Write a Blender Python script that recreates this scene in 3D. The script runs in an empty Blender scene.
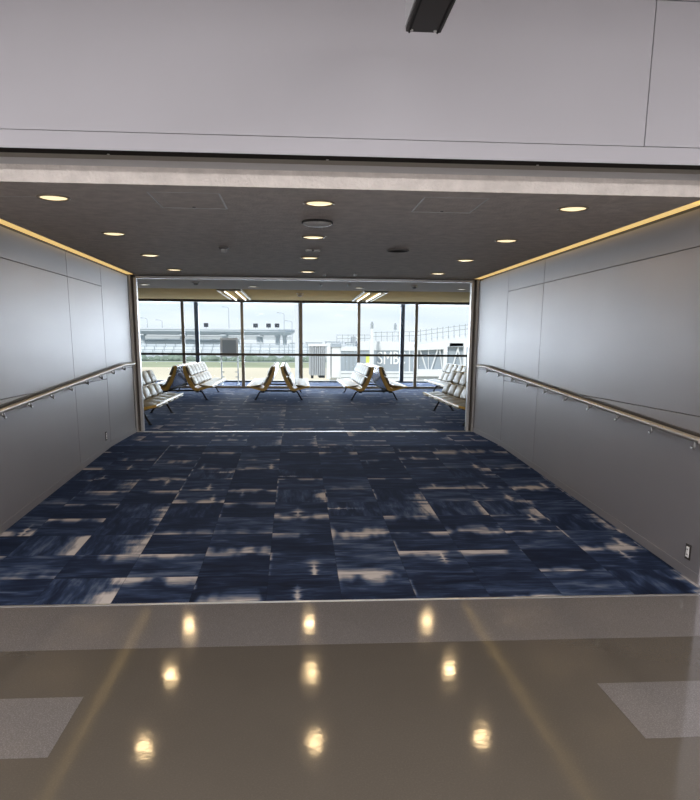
import bpy, bmesh, math, random
from mathutils import Vector, Matrix

random.seed(7)
SC = bpy.context.scene
COL = SC.collection
PI = math.pi

# ------------------------------------------------------------------ dimensions (metres)
EYE = 1.70
XL, XR = -2.519, 2.888          # passage walls
Y_HALL = 4.711                  # polished floor ends, carpet starts
Y_KINK, Y_END = 10.25, 11.95    # ramp flattens, passage ends
SLOPE = 0.0518
ZF = SLOPE * (Y_KINK - Y_HALL)  # lounge floor level
ZC = 2.675                      # passage ceiling
Y_WALL = 4.90                   # hall front wall face
Y_BEAM = 5.128
Y_IN, Y_OUT = 23.5, 27.0        # inner glass partition, outer glazing
Z_COF = 2.93                    # raised lounge ceiling
X0, X1 = -7.2, 7.5              # lounge side walls


def ramp(y):
    return max(0.0, min(SLOPE * (y - Y_HALL), ZF))


# ------------------------------------------------------------------ mesh helper
class MB:
    def __init__(self):
        self.bm = bmesh.new()

    def box(self, x0, x1, y0, y1, z0, z1, bev=0.0, seg=2):
        r = bmesh.ops.create_cube(self.bm, size=1.0)
        for v in r['verts']:
            v.co = Vector((x0 + (v.co.x + .5) * (x1 - x0), y0 + (v.co.y + .5) * (y1 - y0), z0 + (v.co.z + .5) * (z1 - z0)))
        if bev > 0:
            es = list({e for v in r['verts'] for e in v.link_edges})
            bmesh.ops.bevel(self.bm, geom=es, offset=bev, segments=seg, affect='EDGES', profile=.5)
        return self

    def quad(self, *pts):
        self.bm.faces.new([self.bm.verts.new(p) for p in pts])
        return self

    def prism(self, pts, y0, y1):
        """outline of (x, z) points pushed along y"""
        a = [self.bm.verts.new((x, y0, z)) for x, z in pts]
        b = [self.bm.verts.new((x, y1, z)) for x, z in pts]
        n = len(pts)
        fs = [self.bm.faces.new(a), self.bm.faces.new(b[::-1])]
        for i in range(n):
            fs.append(self.bm.faces.new((a[i], b[i], b[(i + 1) % n], a[(i + 1) % n])))
        bmesh.ops.recalc_face_normals(self.bm, faces=fs)
        return self

    def prism_x(self, pts, x0, x1):
        """outline of (y, z) points pushed along x"""
        a = [self.bm.verts.new((x0, y, z)) for y, z in pts]
        b = [self.bm.verts.new((x1, y, z)) for y, z in pts]
        n = len(pts)
        fs = [self.bm.faces.new(a), self.bm.faces.new(b[::-1])]
        for i in range(n):
            fs.append(self.bm.faces.new((a[i], b[i], b[(i + 1) % n], a[(i + 1) % n])))
        bmesh.ops.recalc_face_normals(self.bm, faces=fs)
        return self

    def tube(self, pts, r, seg=10, cap=True):
        pts = [Vector(p) for p in pts]
        rings = []
        for i, p in enumerate(pts):
            t = (pts[min(i + 1, len(pts) - 1)] - pts[max(i - 1, 0)]).normalized()
            up = Vector((0, 0, 1)) if abs(t.z) < .95 else Vector((1, 0, 0))
            u = t.cross(up).normalized()
            w = t.cross(u).normalized()
            rr = r[i] if isinstance(r, (list, tuple)) else r
            rings.append([self.bm.verts.new(p + (u * math.cos(2 * PI * k / seg) + w * math.sin(2 * PI * k / seg)) * rr) for k in range(seg)])
        for a, b in zip(rings, rings[1:]):
            for k in range(seg):
                self.bm.faces.new((a[k], a[(k + 1) % seg], b[(k + 1) % seg], b[k]))
        if cap:
            self.bm.faces.new(rings[0][::-1])
            self.bm.faces.new(rings[-1])
        return self

    def lathe(self, prof, cx=0, cy=0, seg=32):
        """(radius, z) profile turned about a vertical axis"""
        rings = []
        for r, z in prof:
            if r < 1e-6:
                rings.append([self.bm.verts.new((cx, cy, z))])
            else:
                rings.append([self.bm.verts.new((cx + r * math.cos(2 * PI * k / seg), cy + r * math.sin(2 * PI * k / seg), z)) for k in range(seg)])
        fs = []
        for a, b in zip(rings, rings[1:]):
            for k in range(seg):
                k2 = (k + 1) % seg
                if len(a) == 1 and len(b) == 1:
                    continue
                if len(a) == 1:
                    fs.append(self.bm.faces.new((a[0], b[k2], b[k])))
                elif len(b) == 1:
                    fs.append(self.bm.faces.new((a[k], a[k2], b[0])))
                else:
                    fs.append(self.bm.faces.new((a[k], a[k2], b[k2], b[k])))
        bmesh.ops.recalc_face_normals(self.bm, faces=fs)
        return self

    def pillow(self, c, size, ang=0.0, n=5):
        """soft square cushion: size = (thickness, width, height), leaned back by ang about y"""
        R = Matrix.Rotation(ang, 3, 'Y')
        S = {}

        def vert(p):
            key = tuple(round(q, 4) for q in p)
            if key not in S:
                m = sum(abs(q) ** 5 for q in p) ** (1 / 5)
                q = Vector(p) / m
                e = max(abs(q.y), abs(q.z))
                q.x *= 1 - .55 * e ** 4
                v = Vector((q.x * size[0] / 2, q.y * size[1] / 2, q.z * size[2] / 2))
                S[key] = self.bm.verts.new(R @ v + Vector(c))
            return S[key]
        g = [-1 + 2 * i / n for i in range(n + 1)]
        fs = []
        for ax in range(3):
            for s in (-1, 1):
                for i in range(n):
                    for j in range(n):
                        q = []
                        for a, b in ((g[i], g[j]), (g[i + 1], g[j]), (g[i + 1], g[j + 1]), (g[i], g[j + 1])):
                            p = [a, b]
                            p.insert(ax, s)
                            q.append(vert(p))
                        fs.append(self.bm.faces.new(q))
        bmesh.ops.recalc_face_normals(self.bm, faces=fs)
        return self

    def build(self, name, mat, parent=None, smooth=False, loc=None, kind=None):
        me = bpy.data.meshes.new(name)
        self.bm.to_mesh(me)
        self.bm.free()
        mats = mat if isinstance(mat, (list, tuple)) else [mat]
        for m in mats:
            me.materials.append(m)
        if smooth:
            me.polygons.foreach_set('use_smooth', [True] * len(me.polygons))
            try:
                me.set_sharp_from_angle(angle=math.radians(40))
            except Exception:
                pass
        o = bpy.data.objects.new(name, me)
        COL.objects.link(o)
        if parent is not None:
            o.parent = parent
        if loc is not None:
            o.location = loc
        if kind:
            o['kind'] = kind
        return o


def tag(o, label, cat, group=None, kind=None):
    o['label'] = label
    o['category'] = cat
    if group:
        o['group'] = group
    if kind:
        o['kind'] = kind
    return o


def thing(name, loc, label, cat, group=None, rz=0.0):
    o = bpy.data.objects.new(name, None)
    o.empty_display_size = .1
    COL.objects.link(o)
    o.location = loc
    o.rotation_euler = (0, 0, rz)
    return tag(o, label, cat, group)


def copy_tree(o, parent=None):
    c = o.copy()
    COL.objects.link(c)
    if parent is not None:
        c.parent = parent
    for ch in list(o.children):
        copy_tree(ch, c)
    return c


# ------------------------------------------------------------------ materials
def mat(name, col=(.5, .5, .5), rough=.5, metal=0.0, spec=.5, emit=None, estr=1.0, coat=0.0, var=0.0, vscale=4.0, bump=0.0, bscale=60.0):
    m = bpy.data.materials.new(name)
    m.use_nodes = True
    nt = m.node_tree
    b = nt.nodes['Principled BSDF']
    b.inputs['Base Color'].default_value = (*col, 1)
    b.inputs['Roughness'].default_value = rough
    b.inputs['Metallic'].default_value = metal
    b.inputs['Specular IOR Level'].default_value = spec
    b.inputs['Coat Weight'].default_value = coat
    if emit:
        b.inputs['Emission Color'].default_value = (*emit, 1)
        b.inputs['Emission Strength'].default_value = estr
    if var or bump:
        tc = nt.nodes.new('ShaderNodeTexCoord')
    if var:
        n = nt.nodes.new('ShaderNodeTexNoise')
        n.inputs['Scale'].default_value = vscale
        n.inputs['Detail'].default_value = 4
        nt.links.new(tc.outputs['Object'], n.inputs['Vector'])
        r = nt.nodes.new('ShaderNodeValToRGB')
        r.color_ramp.elements[0].position = .3
        r.color_ramp.elements[1].position = .7
        r.color_ramp.elements[0].color = (*[c * (1 - var) for c in col], 1)
        r.color_ramp.elements[1].color = (*[min(1, c * (1 + var)) for c in col], 1)
        nt.links.new(n.outputs['Fac'], r.inputs['Fac'])
        nt.links.new(r.outputs['Color'], b.inputs['Base Color'])
    if bump:
        n2 = nt.nodes.new('ShaderNodeTexNoise')
        n2.inputs['Scale'].default_value = bscale
        n2.inputs['Detail'].default_value = 3
        nt.links.new(tc.outputs['Object'], n2.inputs['Vector'])
        bp = nt.nodes.new('ShaderNodeBump')
        bp.inputs['Strength'].default_value = bump
        bp.inputs['Distance'].default_value = .01
        nt.links.new(n2.outputs['Fac'], bp.inputs['Height'])
        nt.links.new(bp.outputs['Normal'], b.inputs['Normal'])
    return m


class NG:
    """small helper for writing node maths"""
    def __init__(self, m):
        self.nt = m.node_tree
        self.L = self.nt.links

    def put(self, sock, v):
        if hasattr(v, 'is_linked') or isinstance(v, bpy.types.NodeSocket):
            self.L.new(v, sock)
        else:
            sock.default_value = v

    def m(self, op, a, b=0.0, c=0.0):
        n = self.nt.nodes.new('ShaderNodeMath')
        n.operation = op
        self.put(n.inputs[0], a)
        self.put(n.inputs[1], b)
        self.put(n.inputs[2], c)
        return n.outputs[0]

    def xyz(self, x, y, z=0.0):
        n = self.nt.nodes.new('ShaderNodeCombineXYZ')
        for i, v in enumerate((x, y, z)):
            self.put(n.inputs[i], v)
        return n.outputs[0]

    def white(self, vec):
        n = self.nt.nodes.new('ShaderNodeTexWhiteNoise')
        n.noise_dimensions = '3D'
        self.L.new(vec, n.inputs['Vector'])
        return n.outputs['Value']

    def noise(self, vec, scale=1.0, detail=2.0, rough=.5, dist=0.0):
        n = self.nt.nodes.new('ShaderNodeTexNoise')
        n.inputs['Scale'].default_value = scale
        n.inputs['Detail'].default_value = detail
        n.inputs['Roughness'].default_value = rough
        n.inputs['Distortion'].default_value = dist
        self.L.new(vec, n.inputs['Vector'])
        return n.outputs['Fac']

    def ss(self, v, lo, hi, a=0.0, b=1.0):
        n = self.nt.nodes.new('ShaderNodeMapRange')
        n.interpolation_type = 'SMOOTHSTEP'
        self.put(n.inputs['Value'], v)
        self.put(n.inputs['From Min'], lo)
        self.put(n.inputs['From Max'], hi)
        self.put(n.inputs['To Min'], a)
        self.put(n.inputs['To Max'], b)
        return n.outputs['Result']

    def mix(self, f, a, b):
        n = self.nt.nodes.new('ShaderNodeMix')
        n.data_type = 'RGBA'
        self.put(n.inputs[0], f)
        self.put(n.inputs[6], a)
        self.put(n.inputs[7], b)
        return n.outputs[2]


def carpet_material():
    """navy carpet tiles, each printed with its own smoky tie-dye bands and pale streaks"""
    m = mat('carpet_tie_dye', rough=.85, spec=.10)
    g = NG(m)
    b = m.node_tree.nodes['Principled BSDF']
    tc = m.node_tree.nodes.new('ShaderNodeTexCoord')
    sp = m.node_tree.nodes.new('ShaderNodeSeparateXYZ')
    g.L.new(tc.outputs['Object'], sp.inputs[0])
    T = .511
    x = g.m('DIVIDE', g.m('SUBTRACT', sp.outputs[0], .300 - 20 * T), T)
    y = g.m('DIVIDE', g.m('SUBTRACT', sp.outputs[1], Y_HALL - 20 * T - .01), T)
    cx, cy = g.m('FLOOR', x), g.m('FLOOR', y)
    fx, fy = g.m('FRACT', x), g.m('FRACT', y)
    r1 = g.white(g.xyz(cx, cy, 1.3))
    r2 = g.white(g.xyz(cx, cy, 5.7))
    r3 = g.white(g.xyz(cx, cy, 9.1))
    r4 = g.white(g.xyz(cx, cy, 13.9))
    # turn some tiles a quarter, mirror others
    turn = g.m('GREATER_THAN', r1, .80)
    u0 = g.m('ADD', g.m('MULTIPLY', fx, g.m('SUBTRACT', 1.0, turn)), g.m('MULTIPLY', fy, turn))
    v0 = g.m('ADD', g.m('MULTIPLY', fy, g.m('SUBTRACT', 1.0, turn)), g.m('MULTIPLY', fx, turn))
    flip = g.m('GREATER_THAN', r2, .5)
    v = g.m('ABSOLUTE', g.m('SUBTRACT', flip, v0))
    u = u0
    off = g.m('MULTIPLY', r3, 37.0)
    off2 = g.m('MULTIPLY', r4, 53.0)
    # smoky bands drawn out along the tile
    band = g.noise(g.xyz(g.m('ADD', g.m('MULTIPLY', u, 1.3), off), g.m('ADD', g.m('MULTIPLY', v, 4.2), off2)), 1.0, 3.0, .55, .5)
    fine = g.noise(g.xyz(g.m('ADD', g.m('MULTIPLY', u, 2.4), off2), g.m('ADD', g.m('MULTIPLY', v, 17.0), off)), 1.0, 3.0, .6, .4)
    tone = g.m('ADD', g.m('MULTIPLY', band, .62), g.m('MULTIPLY', fine, .30))
    tone = g.m('ADD', tone, g.m('MULTIPLY', g.m('SUBTRACT', r4, .5), .17))
    # pale bleached zone along one edge, swelling and fading along its length
    gate = g.ss(g.noise(g.xyz(g.m('ADD', g.m('MULTIPLY', u, 2.2), off2), off), 1.0, 2.0, .55), .34, .58)
    wide = g.m('ADD', .08, g.m('MULTIPLY', gate, g.m('ADD', .14, g.m('MULTIPLY', r3, .40))))
    edge = g.m('SUBTRACT', 1.0, g.ss(v, 0.0, wide))
    edge = g.m('MULTIPLY', edge, g.m('MULTIPLY', g.m('ADD', .25, g.m('MULTIPLY', gate, .75)), g.ss(r2, .08, .34, .10, 1.0)))
    # ragged cross streak running the other way
    rag = g.noise(g.xyz(off, g.m('ADD', g.m('MULTIPLY', v, 8.0), off2)), 1.0, 3.0, .65)
    pu = g.m('ADD', .5, g.m('MULTIPLY', g.m('SUBTRACT', r4, .5), .7))
    cw = g.m('ADD', .02, g.m('MULTIPLY', g.ss(rag, .38, .75), .24))
    cross = g.m('SUBTRACT', 1.0, g.ss(g.m('ABSOLUTE', g.m('SUBTRACT', u, pu)), 0.0, cw))
    cross = g.m('MULTIPLY', g.m('MULTIPLY', cross, g.ss(v, .20, .85, 1.0, 0.0)), g.m('GREATER_THAN', g.white(g.xyz(cy, cx, 3.3)), .74))
    # pale line on the side seam of some tiles
    side = g.m('MULTIPLY', g.m('SUBTRACT', 1.0, g.ss(fx, 0.0, .06)), g.m('GREATER_THAN', g.white(g.xyz(cx, cy, 7.7)), .78))
    side = g.m('MULTIPLY', side, g.ss(g.noise(g.xyz(off, g.m('ADD', g.m('MULTIPLY', fy, 1.7), off2)), 1.0, 1.0), .42, .58))
    bleach = g.m('MAXIMUM', g.m('MAXIMUM', edge, g.m('MULTIPLY', cross, .92)), g.m('MULTIPLY', side, .85))
    tone = g.m('ADD', tone, g.m('MULTIPLY', bleach, .42))
    rp = m.node_tree.nodes.new('ShaderNodeValToRGB')
    cr = rp.color_ramp
    cr.elements[0].position = .33
    cr.elements[0].color = (.0016, .0024, .0058, 1)
    cr.elements[1].position = .90
    cr.elements[1].color = (.43, .39, .355, 1)
    for q, c in ((.45, (.0060, .0095, .0220)), (.55, (.020, .032, .064)), (.65, (.066, .084, .122)), (.76, (.19, .182, .185))):
        e = cr.elements.new(q)
        e.color = (*c, 1)
    g.L.new(tone, rp.inputs['Fac'])
    colr = rp.outputs['Color']
    # joints between tiles
    ex = g.m('MINIMUM', fx, g.m('SUBTRACT', 1.0, fx))
    ey = g.m('MINIMUM', fy, g.m('SUBTRACT', 1.0, fy))
    jt = g.ss(g.m('MINIMUM', ex, ey), 0.0, .010, .55, 1.0)
    mul = m.node_tree.nodes.new('ShaderNodeMix')
    mul.data_type = 'RGBA'
    mul.blend_type = 'MULTIPLY'
    mul.inputs[0].default_value = 1
    g.L.new(colr, mul.inputs[6])
    g.L.new(g.xyz(jt, jt, jt), mul.inputs[7])
    g.L.new(mul.outputs[2], b.inputs['Base Color'])
    b.inputs['Sheen Weight'].default_value = .125
    b.inputs['Sheen Roughness'].default_value = .35
    b.inputs['Sheen Tint'].default_value = (.22, .42, 1, 1)
    return m


def polished_material(name, col, speck, speck_scale, speck_amt):
    m = mat(name, col, rough=.09, spec=.45)
    g = NG(m)
    b = m.node_tree.nodes['Principled BSDF']
    tc = m.node_tree.nodes.new('ShaderNodeTexCoord')
    n = g.noise(tc.outputs['Object'], speck_scale, 2.0, .7)
    n2 = g.noise(tc.outputs['Object'], 1.3, 4.0, .6)
    f = g.m('MULTIPLY', g.ss(n, .45, .72), speck_amt)
    c = g.mix(f, (*col, 1), (*speck, 1))
    c = g.mix(g.ss(n2, .3, .7, 0.0, .22), c, (*[k * .72 for k in col], 1))
    g.L.new(c, b.inputs['Base Color'])
    g.L.new(g.ss(n2, .3, .7, .065, .10), b.inputs['Roughness'])
    bp = m.node_tree.nodes.new('ShaderNodeBump')
    bp.inputs['Strength'].default_value = .03
    bp.inputs['Distance'].default_value = .02
    n3 = g.noise(tc.outputs['Object'], 9.0, 3.0, .6)
    g.L.new(n3, bp.inputs['Height'])
    g.L.new(bp.outputs['Normal'], b.inputs['Normal'])
    return m


def brushed_material(name, col, rough, metal):
    m = mat(name, col, rough, metal)
    g = NG(m)
    b = m.node_tree.nodes['Principled BSDF']
    tc = m.node_tree.nodes.new('ShaderNodeTexCoord')
    mp = m.node_tree.nodes.new('ShaderNodeMapping')
    mp.inputs['Scale'].default_value = (1.2, 1.2, 7.0)
    g.L.new(tc.outputs['Object'], mp.inputs['Vector'])
    n = g.noise(mp.outputs['Vector'], 1.0, 5.0, .65)
    n2 = g.noise(tc.outputs['Object'], .7, 3.0, .5)
    g.L.new(g.ss(n, .3, .7, rough - .008, rough + .012), b.inputs['Roughness'])
    c = g.mix(g.ss(n2, .3, .7), (*[k * .97 for k in col], 1), (*[min(1, k * 1.02) for k in col], 1))
    g.L.new(c, b.inputs['Base Color'])
    return m


def glass_material(name, tint, refl):
    m = bpy.data.materials.new(name)
    m.use_nodes = True
    nt = m.node_tree
    nt.nodes.remove(nt.nodes['Principled BSDF'])
    t = nt.nodes.new('ShaderNodeBsdfTransparent')
    t.inputs[0].default_value = (*tint, 1)
    gl = nt.nodes.new('ShaderNodeBsdfGlossy')
    gl.inputs['Roughness'].default_value = .02
    gl.inputs[0].default_value = (.9, .95, 1, 1)
    mx = nt.nodes.new('ShaderNodeMixShader')
    mx.inputs[0].default_value = refl
    nt.links.new(t.outputs[0], mx.inputs[1])
    nt.links.new(gl.outputs[0], mx.inputs[2])
    nt.links.new(mx.outputs[0], nt.nodes['Material Output'].inputs['Surface'])
    return m


def blind_material():
    m = bpy.data.materials.new('white_roller_blind')
    m.use_nodes = True
    nt = m.node_tree
    nt.nodes.remove(nt.nodes['Principled BSDF'])
    d = nt.nodes.new('ShaderNodeBsdfDiffuse')
    d.inputs[0].default_value = (.8, .82, .84, 1)
    t = nt.nodes.new('ShaderNodeBsdfTranslucent')
    t.inputs[0].default_value = (.85, .87, .9, 1)
    mx = nt.nodes.new('ShaderNodeMixShader')
    mx.inputs[0].default_value = .6
    nt.links.new(d.outputs[0], mx.inputs[1])
    nt.links.new(t.outputs[0], mx.inputs[2])
    nt.links.new(mx.outputs[0], nt.nodes['Material Output'].inputs['Surface'])
    return m


M = dict(
    hall_floor=polished_material('polished_brown_floor', (.068, .058, .046), (.094, .081, .066), 120, .5),
    terrazzo=polished_material('grey_terrazzo', (.105, .095, .089), (.19, .175, .168), 150, .8),
    carpet=carpet_material(),
    hall_wall=mat('lilac_grey_wall_panel', (.53, .52, .555), .55, var=.03, vscale=.8),
    beam_white=mat('pale_grey_beam', (.60, .575, .56), .5),
    gap_shade=mat('gap_shade', (.03, .027, .024), .8, spec=.05),
    soffit=mat('olive_grey_soffit', (.36, .34, .29), .8),
    ceiling=mat('grey_brown_plaster_ceiling', (.80, .735, .68), .85, spec=.1, var=.10, vscale=9, bump=1.0, bscale=45),
    lounge_ceiling=mat('warm_grey_ceiling', (.74, .66, .585), .8, spec=.1),
    coffer=mat('beige_ceiling', (.56, .44, .25), .8, spec=0.0),
    panel=brushed_material('brushed_metal_panel', (.33, .315, .322), .43, .52),
    seam=mat('dark_seam', (.05, .05, .05), .6),
    steel=brushed_material('stainless_steel', (.60, .59, .58), .36, .9),
    dark_steel=mat('dark_bronze_frame', (.055, .047, .042), .4, .4),
    mullion=mat('brown_grey_mullion', (.22, .198, .185), .5, .1),
    slate=mat('slate_post', (.035, .042, .055), .45, .2),
    white_post=mat('white_post', (.75, .78, .80), .5),
    handrail=mat('satin_rail', (.50, .46, .41), .40, .7),
    rail_shade=mat('rail_shade_line', (.10, .09, .08), .4, .5),
    cove=mat('cove_glow', (.8, .7, .5), .6, emit=(.74, .49, .17), estr=1.1),
    cove_lip=mat('cove_lip', (.5, .45, .36), .6),
    lens=mat('downlight_lens', (.9, .8, .6), .4, emit=(1.0, .80, .47), estr=1.25),
    far_lens=mat('lounge_lens', (.9, .9, .85), .4, emit=(1.0, .90, .68), estr=1.0),
    tube=mat('lamp_tube', (.9, .9, .85), .4, emit=(1.0, .93, .74), estr=2.2),
    trim_ring=mat('downlight_ring', (.42, .36, .28), .4),
    vent=mat('vent_grey', (.88, .87, .85), .5),
    vent_dark=mat('vent_dark', (.06, .06, .06), .6),
    white=mat('white_plastic', (.88, .87, .85), .45),
    grey_plastic=mat('grey_plastic', (.30, .29, .28), .5),
    cream=mat('cream_glare_vinyl', (.33, .31, .25), .42, spec=.35, var=.05, vscale=20),  # window glare on ochre seats put into the cushion colour; also troffer frames
    ochre=mat('ochre_vinyl', (.74, .48, .11), .35, spec=.5, var=.12, vscale=9),
    shell_metal=mat('seat_back_metal', (.20, .20, .25), .16, .85),
    black=mat('black_steel', (.010, .010, .011), .7),
    sign_dark=mat('sign_underside', (.045, .042, .038), .5),
    sign_face=mat('sign_side', (.7, .72, .74), .4),
    board=mat('notice_grey', (.30, .34, .38), .5),
    silver=mat('pale_aluminium', (.62, .64, .66), .4, .3),
    apron=mat('concrete_apron', (.74, .64, .46), .9, var=.06, vscale=.02),
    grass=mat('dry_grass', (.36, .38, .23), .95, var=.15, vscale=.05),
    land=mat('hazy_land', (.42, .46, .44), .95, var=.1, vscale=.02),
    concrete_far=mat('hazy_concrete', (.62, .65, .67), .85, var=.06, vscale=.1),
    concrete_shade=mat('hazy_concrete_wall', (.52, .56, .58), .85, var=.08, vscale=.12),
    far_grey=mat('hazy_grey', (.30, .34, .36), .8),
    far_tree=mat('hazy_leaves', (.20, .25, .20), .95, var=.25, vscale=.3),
    bridge_white=mat('bridge_white', (.64, .67, .69), .5, var=.03, vscale=.6),
    bridge_grey=mat('bridge_grey_panel', (.30, .35, .40), .4, var=.05, vscale=.5),
    bridge_bellows=mat('bellows_grey', (.36, .39, .42), .7),
    bridge_letters=mat('pale_lettering', (.86, .88, .88), .5),
    bridge_lime=mat('lime_stripe', (.62, .70, .14), .5),
    glass=glass_material('clear_glass', (.995, .997, 1.0), .004),
    outer_glass=glass_material('outer_glass', (.99, .995, 1.0), .004),
    blind=blind_material(),
    build=mat('building_shell', (.5, .5, .5), .8),
)

# ------------------------------------------------------------------ camera
FPX, CYPX, PITCH, YAW, ROLL = 739.25, 507.05, .2193, .0738, -.0077
cam = bpy.data.cameras.new('camera')
cam.sensor_fit = 'HORIZONTAL'
cam.sensor_width = 36
cam.lens = FPX / 700 * 36
cam.shift_y = (CYPX - 400) / 700
cam.clip_start = .05
cam.clip_end = 3000
co = bpy.data.objects.new('camera', cam)
COL.objects.link(co)
co.location = (0, 0, EYE)
_c, _s = math.cos, math.sin


def cam_axes():
    def back(x2, y2, w):                       # camera vector -> world, same order of turns as the survey of the photo
        x = x2 * _c(ROLL) + y2 * _s(ROLL)
        y = -x2 * _s(ROLL) + y2 * _c(ROLL)
        fw = w * _c(PITCH) + y * _s(PITCH)
        up = -w * _s(PITCH) + y * _c(PITCH)
        return Vector((x * _c(YAW) + fw * _s(YAW), -x * _s(YAW) + fw * _c(YAW), up))
    return back(1, 0, 0), back(0, 1, 0), back(0, 0, 1)


ax, ay, az = cam_axes()
co.rotation_euler = Matrix(((ax.x, ay.x, -az.x), (ax.y, ay.y, -az.y), (ax.z, ay.z, -az.z))).to_euler()
SC.camera = co


def at(u, v, Y):
    """world x, z of the sight line through pixel (u, v) of the photo at distance Y"""
    d = ax * ((u - 350) / FPX) + ay * ((CYPX - v) / FPX) + az
    d = d * (Y / d.y)
    return d.x, d.z + EYE


# ------------------------------------------------------------------ setting: hall
HX0, HX1, HY0, HZ = -7.0, 7.4, -7.0, 4.1
mb = MB()
mb.box(HX0, HX1, HY0, Y_HALL, -.1, 0)
mb.build('floor_hall', M['hall_floor'], kind='structure')
# lighter terrazzo inlays, flush with the polished floor
mb = MB()
mb.box(HX0, HX1, 3.985, Y_HALL - .012, -.05, .0012)
for x0, x1 in ((-2.75, -1.045), (1.53, 3.2)):
    mb.box(x0, x1, 2.865, 3.405, -.05, .0012)
mb.build('floor_inlay', M['terrazzo'], kind='structure')
mb = MB()
mb.box(HX0, HX1, Y_HALL - .012, Y_HALL + .012, -.02, .004)
mb.build('trim_1', M['steel'], kind='structure')

# hall front wall above the opening, in big panels with thin joints
w = MB()
w.box(HX0, HX1, Y_WALL + .012, Y_WALL + .20, 2.82, HZ)
w.build('wall_front', M['seam'], kind='structure')
wf = bpy.data.objects['wall_front']
xs = [HX0, -3.9, 2.205, 5.4, HX1]
mb = MB()
for x0, x1 in zip(xs, xs[1:]):
    for z0, z1 in ((2.918, 3.742), (3.742, HZ)):
        mb.box(x0 + .003, x1 - .003, Y_WALL, Y_WALL + .02, z0 + .003, z1 - .003)
mb.build('panel', M['hall_wall'], wf)
mb = MB()
mb.box(HX0, HX1, Y_WALL - .012, Y_WALL + .02, 2.815, 2.914)
mb.build('lower_band', M['hall_wall'], wf)
mb = MB()
mb.box(HX0, HX1, Y_WALL - .008, 4.995, 2.8115, 2.8155)
mb.build('underside', M['gap_shade'], wf)  # shade of the recess put into the near-black colour of this strip
MB().box(HX0, HX1, 4.995, Y_BEAM, 2.815, 2.819).build('soffit', M['soffit'], wf)
for x in (-2.45, -1.13, .21, 1.55):
    MB().lathe([(0, 2.809), (.009, 2.809), (.009, 2.8155)], cx=x, cy=4.975, seg=10).build('stud', M['steel'], wf)
mb = MB()
mb.box(HX0, HX1, Y_BEAM, Y_BEAM + .25, ZC - .001, 2.90)
mb.build('wall_beam', M['beam_white'], kind='structure')
# side pieces of the hall front wall left and right of the opening
mb = MB()
mb.box(HX0, XL - .12, Y_WALL, Y_WALL + .2, 0, 2.812)
mb.box(HX0, XL - .003, Y_WALL - .02, Y_WALL - .001, 0, 2.812)
mb.build('wall_front_west', M['hall_wall'], kind='structure')
mb = MB()
mb.box(XR + .12, HX1, Y_WALL, Y_WALL + .2, 0, 2.812)
mb.box(XR + .003, HX1, Y_WALL - .02, Y_WALL - .001, 0, 2.812)
mb.build('wall_front_east', M['hall_wall'], kind='structure')
mb = MB()
mb.box(HX0 - .2, HX0, HY0, Y_WALL + .2, 0, HZ)
mb.build('wall_hall_west', M['hall_wall'], kind='structure')
mb = MB()
mb.box(HX1, HX1 + .2, HY0, Y_WALL + .2, 0, HZ)
mb.build('wall_hall_east', M['hall_wall'], kind='structure')
mb = MB()
mb.box(HX0, HX1, HY0 - .2, HY0, 0, HZ)
mb.build('wall_back', M['hall_wall'], kind='structure')
mb = MB()
mb.box(HX0 - .2, HX1 + .2, HY0 - .2, Y_WALL + .2, HZ, HZ + .15)
mb.build('ceiling_hall', M['lounge_ceiling'], kind='structure')

# ------------------------------------------------------------------ setting: carpeted passage and lounge
mb = MB()
prof = [(Y_HALL + .012, 0.0), (Y_KINK, ZF), (Y_OUT, ZF), (Y_OUT, ZF - .15), (Y_KINK, -.15), (Y_HALL + .012, -.15)]
mb.prism_x(prof, X0, X1)
mb.build('floor_carpet', M['carpet'], kind='structure')
# bright threshold where the passage meets the lounge
mb = MB()
mb.box(XL, XR, Y_END - .07, Y_END + .03, ZF - .02, ZF + .006, bev=.003)
mb.build('trim_2', M['steel'], kind='structure')

# passage ceiling stops short of the walls and leaves the cove slots
SL = .105
mb = MB()
mb.box(XL + SL, XR - SL, Y_BEAM + .25, Y_END + .06, ZC, ZC + .12)
mb.box(XL + SL, XR - SL, Y_BEAM - .001, Y_BEAM + .26, ZC - .004, ZC + .1)
mb.build('ceiling_passage', M['ceiling'], kind='structure')
mb = MB()
mb.box(XL - .3, XR + .3, Y_BEAM + .25, Y_END + .1, ZC + .22, ZC + .30)
mb.build('ceiling_slab', M['build'], kind='structure')


def side_wall(name, x, s):
    """s = +1: the wall face looks towards +x. Panels with open joints on a dark backing."""
    o = MB()
    xa, xb = sorted((x - s * .014, x - s * .12))
    o.box(xa, xb, Y_WALL, Y_END, -.12, 2.80)
    root = o.build(name, M['seam'], kind='structure')
    p = MB()
    x0, x1 = sorted((x, x - s * .02))
    g = .009
    cols = [(Y_WALL, 8.77), (8.77, 10.25), (10.25, Y_END)]
    for i, (a, b) in enumerate(cols):
        rows = [(-.1, 1.198), (1.198, 2.389), (2.389, 2.655)] if i < 2 else [(-.1, 1.30), (1.30, 2.655)]
        for z0, z1 in rows:
            p.box(x0, x1, a + g / 2, b - g / 2, z0 + g / 2 * .6, z1 - g / 2 * .6, bev=.0015, seg=1)
    p.build('panel', M['panel'], root)
    # low skirting that climbs with the ramp
    k = MB()
    xs0, xs1 = sorted((x, x + s * .004))
    h = .07
    k.prism_x([(Y_WALL, ramp(Y_WALL) - .05), (Y_KINK, ZF - .05), (Y_END, ZF - .05), (Y_END, ZF + h), (Y_KINK, ZF + h), (Y_WALL, ramp(Y_WALL) + h)], xs0, xs1)
    k.build('baseboard_west' if s > 0 else 'baseboard_east', M['panel'], kind='structure')
    return root


side_wall('wall_west', XL, 1)
side_wall('wall_east', XR, -1)

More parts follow.
